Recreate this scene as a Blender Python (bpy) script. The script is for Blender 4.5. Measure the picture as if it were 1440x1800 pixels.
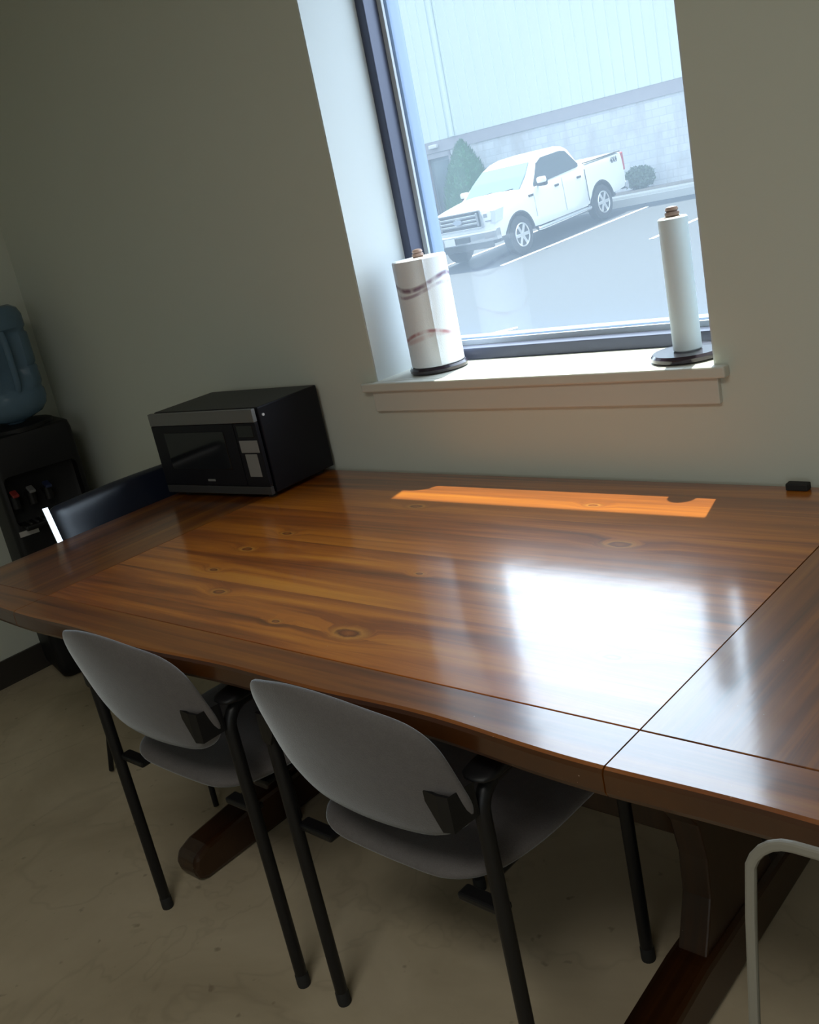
import bpy, bmesh, math, random
from mathutils import Vector, Matrix, noise

for o in list(bpy.data.objects):
    bpy.data.objects.remove(o, do_unlink=True)
SC = bpy.context.scene
COL = SC.collection
PI = math.pi
random.seed(7)

# ------------------------------------------------------------------ camera
cam_d = bpy.data.cameras.new('camera')
cam = bpy.data.objects.new('camera', cam_d)
COL.objects.link(cam)
cam_d.sensor_fit = 'VERTICAL'
cam_d.sensor_height = 24.0
cam_d.lens = 1722.0 / 1800.0 * 24.0
R0 = Vector((0.7365946, 0.6465984, -0.1983402))      # image right
R1 = Vector((0.0536490, -0.3481936, -0.9358862))     # image down
R2 = Vector((-0.6742033, 0.6787280, -0.2911669))     # view direction
cm = Matrix((( R0.x, -R1.x, -R2.x, 0.0),
             ( R0.y, -R1.y, -R2.y, 0.0),
             ( R0.z, -R1.z, -R2.z, 1.45),
             (0, 0, 0, 1)))
cam.matrix_world = cm
cam_d.clip_start = 0.02
cam_d.clip_end = 300
SC.camera = cam

# ------------------------------------------------------------------ light
VS = SC.view_settings
VS.view_transform = 'Standard'
VS.look = 'None'
VS.gamma = 1.0
VS.use_curve_mapping = False
VS.exposure = 0.0

SKY_BRIGHT = 7.6      # hazy glare on the sun's side of the sky
SKY_MID = 6.8         # rest of the sky on that side
SKY_DIM = 1.7         # the other side
SUN_POWER = 12.5
REAR_FILL_POWER = 4.0
CEIL_FILL_POWER = 19.0
HAZE = 0.065           # film on the window pane

world = bpy.data.worlds.new('sky')
SC.world = world
world.use_nodes = True
wn = world.node_tree
wn.nodes.clear()
wo = wn.nodes.new('ShaderNodeOutputWorld')
wb = wn.nodes.new('ShaderNodeBackground')
tc = wn.nodes.new('ShaderNodeTexCoord')
sx = wn.nodes.new('ShaderNodeSeparateXYZ')
wn.links.new(tc.outputs['Generated'], sx.inputs[0])


def sky_lobe(direction, lo, hi, v0, v1):
    vd = wn.nodes.new('ShaderNodeVectorMath')
    vd.operation = 'DOT_PRODUCT'
    vd.inputs[1].default_value = Vector(direction).normalized()
    wn.links.new(tc.outputs['Generated'], vd.inputs[0])
    m_ = wn.nodes.new('ShaderNodeMapRange')
    m_.interpolation_type = 'SMOOTHSTEP'
    m_.inputs['From Min'].default_value = lo
    m_.inputs['From Max'].default_value = hi
    m_.inputs['To Min'].default_value = v0
    m_.inputs['To Max'].default_value = v1
    wn.links.new(vd.outputs['Value'], m_.inputs['Value'])
    return m_


mg = sky_lobe((-0.52, 0.74, 0.42), 0.72, 0.93, 0.0, SKY_BRIGHT - SKY_MID)     # bright bank of haze
mh = sky_lobe((0.0, 1.0, 0.0), -0.15, 0.5, SKY_DIM, SKY_MID)
mr = wn.nodes.new('ShaderNodeMath'); mr.operation = 'ADD'
wn.links.new(mg.outputs[0], mr.inputs[0]); wn.links.new(mh.outputs[0], mr.inputs[1])
mz = wn.nodes.new('ShaderNodeMapRange')
mz.inputs['From Min'].default_value = -0.05
mz.inputs['From Max'].default_value = 0.02
mz.inputs['To Min'].default_value = 0.12
mz.inputs['To Max'].default_value = 1.0
wn.links.new(sx.outputs['Z'], mz.inputs['Value'])
mu = wn.nodes.new('ShaderNodeMath'); mu.operation = 'MULTIPLY'
wn.links.new(mr.outputs[0], mu.inputs[0]); wn.links.new(mz.outputs[0], mu.inputs[1])
wb.inputs['Color'].default_value = (0.77, 0.885, 1.0, 1)
wn.links.new(mu.outputs[0], wb.inputs['Strength'])
wn.links.new(wb.outputs[0], wo.inputs['Surface'])

sun_d = bpy.data.lights.new('sun', 'SUN')
sun_d.energy = SUN_POWER
sun_d.angle = math.radians(0.5)
sun_d.color = (1.0, 0.975, 0.80)
sun = bpy.data.objects.new('sun', sun_d)
COL.objects.link(sun)
sun.location = (-1, 6, 12)
sun.rotation_euler = Vector((0.085, -0.348, -1.0)).to_track_quat('-Z', 'Y').to_euler()


def portal(name, loc, rot, sxx, syy):
    d = bpy.data.lights.new(name, 'AREA')
    d.shape = 'RECTANGLE'
    d.size = sxx
    d.size_y = syy
    d.cycles.is_portal = True
    o = bpy.data.objects.new(name, d)
    COL.objects.link(o)
    o.location = loc
    o.rotation_euler = rot


# window openings: wall inner faces
YW = 1.907            # inner face of the window wall
YO = 2.235            # its outer face
WX0, WX1 = -1.913, -0.924
WZ0, WZ1 = 0.992, 2.38
XL, XR, YF, ZC = -3.73, 2.4, -2.6, 2.75
portal('window_portal', ((WX0 + WX1) / 2, YO + 0.01, (WZ0 + WZ1) / 2), (math.radians(-90), 0, 0), WX1 - WX0, WZ1 - WZ0)
# fill lamp added in the unseen rear window opening
rw_d = bpy.data.lights.new('rear_fill_lamp', 'AREA')
rw_d.shape = 'RECTANGLE'
rw_d.size, rw_d.size_y = 1.7, 1.2
rw_d.energy = REAR_FILL_POWER
rw_d.color = (1.0, 0.97, 0.86)
rw = bpy.data.objects.new('rear_fill_lamp', rw_d)
COL.objects.link(rw)
rw.location = (0.9, YF - 0.11, 1.55)
rw.rotation_euler = (math.radians(90), 0, 0)
cl_d = bpy.data.lights.new('ceiling_fill_lamp', 'AREA')  # unseen ceiling lamp added to fill the room with light
cl_d.shape = 'RECTANGLE'
cl_d.size, cl_d.size_y = 1.15, 0.55
cl_d.energy = CEIL_FILL_POWER
cl_d.color = (1.0, 0.985, 0.90)
cl = bpy.data.objects.new('ceiling_fill_lamp', cl_d)
COL.objects.link(cl)
cl.location = (-0.3, -0.5, ZC - 0.065)


# ------------------------------------------------------------------ materials
def mat(name, color=(0.5, 0.5, 0.5), rough=0.5, metal=0.0, coat=0.0, coat_rough=0.05, spec=0.5, ior=1.5, trans=0.0):
    m = bpy.data.materials.new(name)
    m.use_nodes = True
    b = m.node_tree.nodes['Principled BSDF']
    b.inputs['Base Color'].default_value = (*color, 1)
    b.inputs['Roughness'].default_value = rough
    b.inputs['Metallic'].default_value = metal
    b.inputs['Coat Weight'].default_value = coat
    b.inputs['Coat Roughness'].default_value = coat_rough
    b.inputs['Specular IOR Level'].default_value = spec
    b.inputs['IOR'].default_value = ior
    b.inputs['Transmission Weight'].default_value = trans
    return m


class NT:
    """small node helper around one material"""
    def __init__(self, m):
        self.t = m.node_tree
        self.b = self.t.nodes['Principled BSDF']

    def n(self, typ, **kw):
        x = self.t.nodes.new(typ)
        for k, v in kw.items():
            setattr(x, k, v)
        return x

    def l(self, a, b):
        self.t.links.new(a, b)

    def coord(self, scale=(1, 1, 1), kind='Object', rot=(0, 0, 0), loc=(0, 0, 0)):
        c = self.n('ShaderNodeTexCoord')
        mp = self.n('ShaderNodeMapping')
        mp.inputs['Scale'].default_value = scale
        mp.inputs['Rotation'].default_value = rot
        mp.inputs['Location'].default_value = loc
        self.l(c.outputs[kind], mp.inputs['Vector'])
        return mp.outputs[0]

    def noise(self, vec, scale, detail=4, rough=0.55, dist=0.0):
        x = self.n('ShaderNodeTexNoise')
        x.inputs['Scale'].default_value = scale
        x.inputs['Detail'].default_value = detail
        x.inputs['Roughness'].default_value = rough
        x.inputs['Distortion'].default_value = dist
        self.l(vec, x.inputs['Vector'])
        return x.outputs['Fac']

    def ramp(self, fac, stops):
        r = self.n('ShaderNodeValToRGB')
        el = r.color_ramp.elements
        while len(el) < len(stops):
            el.new(0.5)
        for e, (p, c) in zip(el, stops):
            e.position = p
            e.color = (*c, 1) if len(c) == 3 else c
        self.l(fac, r.inputs[0])
        return r.outputs[0]

    def mix(self, fac, a, b, typ='MIX'):
        x = self.n('ShaderNodeMix', data_type='RGBA', blend_type=typ)
        for sock, v in ((x.inputs[0], fac), (x.inputs[6], a), (x.inputs[7], b)):
            if hasattr(v, 'links'):
                self.l(v, sock)
            elif isinstance(v, (int, float)):
                sock.default_value = v
            else:
                sock.default_value = (*v, 1)
        return x.outputs[2]

    def math(self, op, a, b=0.0):
        x = self.n('ShaderNodeMath', operation=op)
        for sock, v in ((x.inputs[0], a), (x.inputs[1], b)):
            if hasattr(v, 'links'):
                self.l(v, sock)
            else:
                sock.default_value = v
        return x.outputs[0]

    def bump(self, h, strength=0.1, dist=0.01):
        x = self.n('ShaderNodeBump')
        x.inputs['Strength'].default_value = strength
        x.inputs['Distance'].default_value = dist
        self.l(h, x.inputs['Height'])
        self.l(x.outputs[0], self.b.inputs['Normal'])

    def col(self, c):
        self.l(c, self.b.inputs['Base Color'])


def wall_mat():
    m = mat('wall_paint', (0.55, 0.545, 0.455), 0.75, spec=0.25)
    k = NT(m)
    v = k.coord()
    k.col(k.mix(k.noise(v, 1.3, 3), (0.63, 0.66, 0.58), (0.68, 0.71, 0.625)))
    k.bump(k.noise(v, 220, 2), 0.12, 0.002)
    return m


def wood_mat(name, along='x', plank=0.118, seed=0.0, coat=1.0, dark=1.0, knots=None):
    """lacquered pine boards stained brown, with knots"""
    m = mat(name, (0.2, 0.07, 0.02), 0.35, coat=coat, coat_rough=0.085)
    m.node_tree.nodes['Principled BSDF'].inputs['Coat IOR'].default_value = 1.68
    k = NT(m)
    rot = (0, 0, 0) if along == 'x' else (0, 0, PI / 2)
    base = k.coord(rot=rot, loc=(seed, seed * 0.7, 0))
    sep = k.n('ShaderNodeSeparateXYZ')
    k.l(base, sep.inputs[0])
    # board index across the grain
    idx = k.math('FLOOR', k.math('DIVIDE', sep.outputs['Y'], plank))
    wn1 = k.n('ShaderNodeTexWhiteNoise', noise_dimensions='1D')
    k.l(idx, wn1.inputs['W'])
    # knots: small ellipses that push the grain aside
    d = None
    for kx, ky, kr in (knots or []):
        sb = k.n('ShaderNodeVectorMath', operation='SUBTRACT')
        k.l(base, sb.inputs[0])
        sb.inputs[1].default_value = (kx, ky, 0)
        ms = k.n('ShaderNodeVectorMath', operation='MULTIPLY')
        k.l(sb.outputs[0], ms.inputs[0])
        ms.inputs[1].default_value = (0.75 / kr, 1.5 / kr, 0)
        ln = k.n('ShaderNodeVectorMath', operation='LENGTH')
        k.l(ms.outputs[0], ln.inputs[0])
        dd = k.math('ADD', ln.outputs['Value'], k.math('MULTIPLY', k.math('SUBTRACT', k.noise(base, 60, 2), 0.5), 0.5))
        d = dd if d is None else k.math('MINIMUM', d, dd)
    if d is None:
        d = k.math('ADD', 9.0, 0.0)
    d = k.math('MULTIPLY', d, 0.25)
    knot = k.ramp(d, [(0.0, (1, 1, 1)), (0.25, (0.75,) * 3), (0.5, (0.2,) * 3), (1.0, (0, 0, 0))])
    # grain
    gm = k.n('ShaderNodeMapping')
    gm.inputs['Scale'].default_value = (0.55, 13.0, 1.0)
    k.l(base, gm.inputs['Vector'])
    off = k.n('ShaderNodeVectorMath', operation='MULTIPLY_ADD')
    comb = k.n('ShaderNodeCombineXYZ')
    k.l(k.math('MULTIPLY', wn1.outputs['Value'], 37.0), comb.inputs[0])
    k.l(k.math('MULTIPLY', knot, 0.9), comb.inputs[1])
    off.inputs[1].default_value = (1, 1, 1)
    k.l(gm.outputs[0], off.inputs[0])
    k.l(comb.outputs[0], off.inputs[2])
    g = k.noise(off.outputs[0], 1.6, 6, 0.62, 0.55)
    g2 = k.noise(off.outputs[0], 7.0, 4, 0.6, 0.2)
    big = k.noise(base, 2.2, 3)
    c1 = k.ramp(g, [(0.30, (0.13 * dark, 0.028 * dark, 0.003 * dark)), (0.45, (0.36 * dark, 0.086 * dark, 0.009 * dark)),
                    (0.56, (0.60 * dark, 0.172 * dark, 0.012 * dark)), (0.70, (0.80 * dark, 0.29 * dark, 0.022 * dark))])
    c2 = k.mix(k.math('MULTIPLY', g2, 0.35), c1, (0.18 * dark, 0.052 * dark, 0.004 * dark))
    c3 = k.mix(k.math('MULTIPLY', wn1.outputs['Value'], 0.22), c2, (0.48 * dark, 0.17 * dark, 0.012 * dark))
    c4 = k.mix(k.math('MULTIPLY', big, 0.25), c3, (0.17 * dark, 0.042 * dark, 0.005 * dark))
    ring = k.ramp(d, [(0.0, (0.34, 0.10, 0.012)), (0.10, (0.24, 0.06, 0.008)), (0.17, (0.09, 0.020, 0.004)), (0.24, (0.62, 0.26, 0.04)), (0.40, (0.48, 0.16, 0.012))])
    rf = k.ramp(d, [(0.0, (0.8,) * 3), (0.25, (0.7,) * 3), (0.45, (0, 0, 0))])
    c5 = k.mix(rf, c4, ring)
    speck = k.ramp(k.noise(base, 130, 1), [(0.80, (0, 0, 0)), (0.83, (0.6,) * 3)])
    k.col(k.mix(speck, c5, (0.55, 0.42, 0.33)))
    sc = k.noise(base, 5.0, 5, 0.7)
    k.l(k.ramp(sc, [(0.35, (0.10,) * 3), (0.7, (0.19,) * 3)]), k.b.inputs['Coat Roughness'])
    h = k.math('ADD', k.math('MULTIPLY', k.noise(base, 9.0, 2), 1.0), k.math('MULTIPLY', g2, 0.15))
    bp = k.n('ShaderNodeBump')
    bp.inputs['Strength'].default_value = 0.10
    bp.inputs['Distance'].default_value = 0.004
    k.l(h, bp.inputs['Height'])
    k.l(bp.outputs[0], k.b.inputs['Coat Normal'])
    k.l(bp.outputs[0], k.b.inputs['Normal'])
    return m


def floor_mat():
    m = mat('worn_floor', (0.2, 0.16, 0.1), 0.55, spec=0.3)
    k = NT(m)
    v = k.coord()
    a = k.noise(v, 1.6, 6, 0.62, 0.6)
    b = k.noise(v, 9, 5, 0.6)
    c = k.ramp(a, [(0.3, (0.42, 0.345, 0.235)), (0.5, (0.56, 0.47, 0.33)), (0.7, (0.68, 0.58, 0.42))])
    c = k.mix(k.math('MULTIPLY', b, 0.45), c, (0.46, 0.37, 0.25))
    vein = k.noise(k.coord(rot=(0, 0, 0.6)), 1.7, 4, 0.6, 0.7)
    line = k.ramp(vein, [(0.485, (0, 0, 0)), (0.5, (1, 1, 1)), (0.515, (0, 0, 0))])
    c = k.mix(k.math('MULTIPLY', line, 0.16), c, (0.18, 0.14, 0.09))
    spots = k.noise(v, 24, 2, 0.5)
    c = k.mix(k.ramp(spots, [(0.68, (0, 0, 0)), (0.76, (0.55,) * 3)]), c, (0.2, 0.15, 0.1))
    k.col(c)
    k.bump(a, 0.15, 0.01)
    return m


def fabric_mat():
    m = mat('grey_fabric', (0.36, 0.37, 0.40), 0.95, spec=0.15)
    k = NT(m)
    v = k.coord()
    w = k.noise(v, 420, 2, 0.6)
    big = k.noise(v, 60, 3, 0.6)
    k.col(k.mix(k.math('ADD', k.math('MULTIPLY', w, 0.6), k.math('MULTIPLY', big, 0.4)), (0.095, 0.086, 0.084), (0.18, 0.165, 0.162)))
    k.bump(w, 0.5, 0.001)
    k.b.inputs['Sheen Weight'].default_value = 0.75
    k.b.inputs['Sheen Roughness'].default_value = 0.35
    k.b.inputs['Sheen Tint'].default_value = (0.85, 0.92, 1.0, 1)
    return m


def siding_mat():
    m = mat('white_siding', (0.80, 0.87, 0.86), 0.5, spec=0.3)
    k = NT(m)
    v = k.coord(scale=(1, 1, 0.15))
    k.col(k.mix(k.noise(v, 2.0, 3), (0.67, 0.76, 0.74), (0.73, 0.81, 0.79)))
    return m


def block_mat():
    m = mat('painted_block', (0.7, 0.74, 0.78), 0.8, spec=0.2)
    k = NT(m)
    c = k.n('ShaderNodeTexCoord')
    mp = k.n('ShaderNodeMapping')
    mp.inputs['Rotation'].default_value = (PI / 2, 0, 0)
    k.l(c.outputs['Object'], mp.inputs['Vector'])
    br = k.n('ShaderNodeTexBrick')
    br.inputs['Color1'].default_value = (0.60, 0.64, 0.68, 1)
    br.inputs['Color2'].default_value = (0.68, 0.71, 0.74, 1)
    br.inputs['Mortar'].default_value = (0.56, 0.59, 0.63, 1)
    br.inputs['Scale'].default_value = 1.0
    br.inputs['Mortar Size'].default_value = 0.012
    br.inputs['Brick Width'].default_value = 0.4
    br.inputs['Row Height'].default_value = 0.2
    k.l(mp.outputs[0], br.inputs['Vector'])
    n1 = k.noise(k.coord(scale=(1, 1, 0.45)), 1.2, 6, 0.7)
    st = k.ramp(n1, [(0.46, (0, 0, 0)), (0.64, (0.75,) * 3)])
    k.col(k.mix(st, br.outputs['Color'], (0.47, 0.46, 0.47)))
    return m


def asphalt_mat():
    m = mat('asphalt', (0.11, 0.13, 0.14), 0.85, spec=0.3)
    k = NT(m)
    v = k.coord()
    a = k.noise(v, 0.35, 5, 0.6)
    b = k.noise(v, 30, 3, 0.6)
    k.col(k.mix(b, k.mix(a, (0.039, 0.045, 0.054), (0.048, 0.055, 0.066)), (0.044, 0.050, 0.061)))
    return m


def glass_pane_mat():
    """window glass with a thin milky film that scatters daylight into a veil"""
    m = bpy.data.materials.new('milky_window_glass')
    m.use_nodes = True
    t = m.node_tree
    t.nodes.clear()
    out = t.nodes.new('ShaderNodeOutputMaterial')
    tr = t.nodes.new('ShaderNodeBsdfTransparent')
    tr.inputs[0].default_value = (0.96, 0.985, 1.0, 1)
    tl = t.nodes.new('ShaderNodeBsdfTranslucent')
    tl.inputs[0].default_value = (0.62, 0.78, 0.98, 1)
    mx = t.nodes.new('ShaderNodeMixShader')
    mx.inputs[0].default_value = HAZE
    t.links.new(tr.outputs[0], mx.inputs[1])
    t.links.new(tl.outputs[0], mx.inputs[2])
    gl = t.nodes.new('ShaderNodeBsdfGlossy')
    gl.inputs['Roughness'].default_value = 0.02
    lw = t.nodes.new('ShaderNodeLayerWeight')
    lw.inputs['Blend'].default_value = 0.5
    pw = t.nodes.new('ShaderNodeMath'); pw.operation = 'POWER'
    pw.inputs[1].default_value = 5.0
    t.links.new(lw.outputs['Facing'], pw.inputs[0])
    fr = t.nodes.new('ShaderNodeMath'); fr.operation = 'MULTIPLY_ADD'
    fr.inputs[1].default_value = 0.6
    fr.inputs[2].default_value = 0.03
    t.links.new(pw.outputs[0], fr.inputs[0])
    m2 = t.nodes.new('ShaderNodeMixShader')
    t.links.new(fr.outputs[0], m2.inputs[0])
    t.links.new(mx.outputs[0], m2.inputs[1])
    t.links.new(gl.outputs[0], m2.inputs[2])
    t.links.new(m2.outputs[0], out.inputs[0])
    return m


def towel_mat():
    m = mat('printed_paper_towel', (0.85, 0.85, 0.87), 0.95, spec=0.1)
    k = NT(m)
    c = k.n('ShaderNodeTexCoord')
    sp = k.n('ShaderNodeSeparateXYZ')
    k.l(c.outputs['Object'], sp.inputs[0])
    ang = k.math('ARCTAN2', sp.outputs['Y'], sp.outputs['X'])

    def swirl(z0, amp, ph, width):
        w = k.math('SINE', k.math('ADD', k.math('MULTIPLY', ang, 2.0), ph))
        zz = k.math('SUBTRACT', k.math('SUBTRACT', sp.outputs['Z'], z0), k.math('MULTIPLY', w, amp))
        return k.ramp(k.math('DIVIDE', k.math('ABSOLUTE', zz), width), [(0.0, (1, 1, 1)), (0.45, (0.8,) * 3), (1.0, (0, 0, 0))])
    base = k.mix(k.noise(k.coord(), 260, 2), (0.84, 0.88, 0.95), (0.92, 0.95, 0.99))
    f = base
    for z0, amp, ph, w, cc, s in ((0.222, 0.014, 1.2, 0.0085, (0.22, 0.13, 0.21), 0.95), (0.203, 0.012, 1.7, 0.006, (0.30, 0.19, 0.30), 0.75),
                                  (0.085, 0.013, 3.6, 0.0065, (0.45, 0.14, 0.17), 0.85), (0.078, 0.009, 3.0, 0.009, (0.62, 0.36, 0.38), 0.45)):
        br = k.noise(k.coord(), 22, 2)
        sw = k.math('MULTIPLY', k.math('MULTIPLY', swirl(z0, amp, ph, w), s), k.ramp(br, [(0.38, (0.25,) * 3), (0.55, (1, 1, 1))]))
        f = k.mix(sw, f, cc)
    k.col(f)
    k.bump(k.noise(k.coord(), 300, 2), 0.4, 0.001)
    return m


def leaf_mat(name, c1, c2):
    m = mat(name, c1, 0.7, spec=0.2)
    k = NT(m)
    k.col(k.mix(k.noise(k.coord(), 5, 4), c1, c2))
    return m


M = {}
M['wall'] = wall_mat()
M['reveal'] = mat('reveal_paint', (0.66, 0.70, 0.70), 0.6, spec=0.3)
M['ceiling'] = mat('ceiling_paint', (0.62, 0.62, 0.58), 0.9)
M['floor'] = floor_mat()
M['base'] = mat('dark_vinyl_baseboard', (0.035, 0.030, 0.026), 0.5)
M['sill'] = mat('cream_sill_paint', (0.66, 0.66, 0.59), 0.4, spec=0.4)
M['frame'] = mat('dark_anodised_frame', (0.075, 0.085, 0.13), 0.35, metal=0.3)
M['frame_out'] = mat('outer_frame', (0.17, 0.25, 0.40), 0.5)
M['stop'] = mat('glazing_stop', (0.62, 0.68, 0.74), 0.5)
M['glass'] = glass_pane_mat()
KN = [(-1.248, 1.041, .026), (-1.707, 1.101, .016), (-1.866, 1.312, .016), (-1.609, 1.647, .018), (-1.842, 1.19, .012), (-0.973, 1.525, .022),
      (-1.44, 1.033, .010), (-1.84, 1.42, .014), (-0.754, 1.115, .014), (-1.30, 1.30, .008), (-1.15, 1.72, .012)]
M['wood'] = wood_mat('table_wood', 'x', knots=[(x_ + 1.4, y_ - 1.385, r_) for x_, y_, r_ in KN])
M['wood_y'] = wood_mat('table_leaf_wood', 'y', seed=3.3, dark=0.5)
M['wood_b'] = wood_mat('table_border_wood', 'x', plank=0.2, seed=8.1, dark=0.6)
M['wood_edge_shade'] = wood_mat('shaded_table_edge_wood', 'x', plank=0.2, seed=8.1, dark=0.16, coat=0.5)  # darker copy of the border wood, shade painted on the front edge
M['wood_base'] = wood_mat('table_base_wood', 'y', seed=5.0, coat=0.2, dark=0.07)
M['fabric'] = fabric_mat()
M['black_tube'] = mat('black_painted_steel', (0.007, 0.007, 0.008), 0.42, spec=0.35)
M['black_plastic'] = mat('black_plastic', (0.006, 0.006, 0.007), 0.5, spec=0.35)
M['rubber'] = mat('black_rubber', (0.015, 0.015, 0.015), 0.8)
M['gloss_black'] = mat('glossy_black', (0.010, 0.014, 0.030), 0.30, coat=0.35, coat_rough=0.22)
M['appliance'] = mat('appliance_black', (0.004, 0.004, 0.008), 0.42, spec=0.3)
M['door_glass'] = mat('oven_door_glass', (0.008, 0.009, 0.010), 0.08)
M['silver'] = mat('silver_trim', (0.20, 0.20, 0.195), 0.45, metal=0.5)
M['silver2'] = mat('silver_keypad', (0.30, 0.30, 0.29), 0.5, metal=0.3)
M['dark_silver'] = mat('dark_silver', (0.07, 0.07, 0.073), 0.45, metal=0.5)
M['white'] = mat('white_plastic', (0.75, 0.75, 0.75), 0.4)
M['label'] = mat('label_grey', (0.50, 0.48, 0.46), 0.6)
M['red'] = mat('red_lever', (0.25, 0.03, 0.025), 0.35)
M['blue'] = mat('blue_lever', (0.02, 0.03, 0.08), 0.35)
M['grey_lever'] = mat('grey_lever', (0.16, 0.16, 0.165), 0.3)
M['water'] = mat('blue_bottle_plastic', (0.19, 0.30, 0.40), 0.22, trans=0.45, ior=1.2)
M['polished'] = mat('polished_steel', (0.62, 0.64, 0.68), 0.10, metal=1.0)
M['cream_metal'] = mat('cream_painted_steel', (0.24, 0.225, 0.185), 0.45)
M['dark_holder'] = mat('dark_stained_base', (0.022, 0.012, 0.022), 0.25, coat=0.5)
M['finial'] = mat('turned_wood_finial', (0.24, 0.16, 0.13), 0.3)
M['towel'] = towel_mat()
M['paper'] = mat('plain_paper', (0.80, 0.90, 0.96), 0.9, spec=0.1)
M['card'] = mat('cardboard_core', (0.35, 0.22, 0.13), 0.9)
# outside
M['siding'] = siding_mat()
M['block'] = block_mat()
M['band'] = leaf_mat('weathered_band', (0.33, 0.33, 0.37), (0.42, 0.40, 0.43))
M['asphalt'] = asphalt_mat()
M['concrete'] = mat('concrete', (0.52, 0.53, 0.52), 0.85)
M['mulch'] = leaf_mat('mulch', (0.24, 0.22, 0.20), (0.34, 0.31, 0.28))
M['paint'] = mat('line_paint', (0.80, 0.82, 0.82), 0.7)
M['ever'] = leaf_mat('evergreen_foliage', (0.045, 0.17, 0.075), (0.09, 0.25, 0.11))
M['bush'] = leaf_mat('low_bush_foliage', (0.09, 0.15, 0.10), (0.15, 0.20, 0.15))
M['trunk'] = mat('bark', (0.2, 0.15, 0.1), 0.9)
M['truck'] = mat('white_car_paint', (0.86, 0.87, 0.86), 0.28, coat=0.6, coat_rough=0.04)
M['car_glass'] = mat('car_glass', (0.035, 0.045, 0.055), 0.05)
M['windshield'] = mat('windshield_glass', (0.13, 0.19, 0.205), 0.25, spec=0.2)
M['chrome'] = mat('chrome', (0.62, 0.64, 0.66), 0.18, metal=0.9)
M['seam'] = mat('panel_seam', (0.50, 0.52, 0.53), 0.6)
M['car_dark'] = mat('car_dark_trim', (0.02, 0.02, 0.022), 0.6)
M['tyre'] = mat('tyre', (0.018, 0.018, 0.02), 0.85)
M['rim'] = mat('alloy_rim', (0.62, 0.62, 0.62), 0.3, metal=0.6)
M['lamp_lens'] = mat('lamp_lens', (0.55, 0.58, 0.60), 0.15, coat=1.0)
M['tail'] = mat('tail_lens', (0.45, 0.04, 0.05), 0.2)
M['amber'] = mat('emblem_grey', (0.38, 0.42, 0.50), 0.3)
M['door_paint'] = mat('grey_door_paint', (0.22, 0.28, 0.32), 0.5)
M['door_pane'] = mat('door_pane_glass', (0.16, 0.22, 0.24), 0.15)


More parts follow.
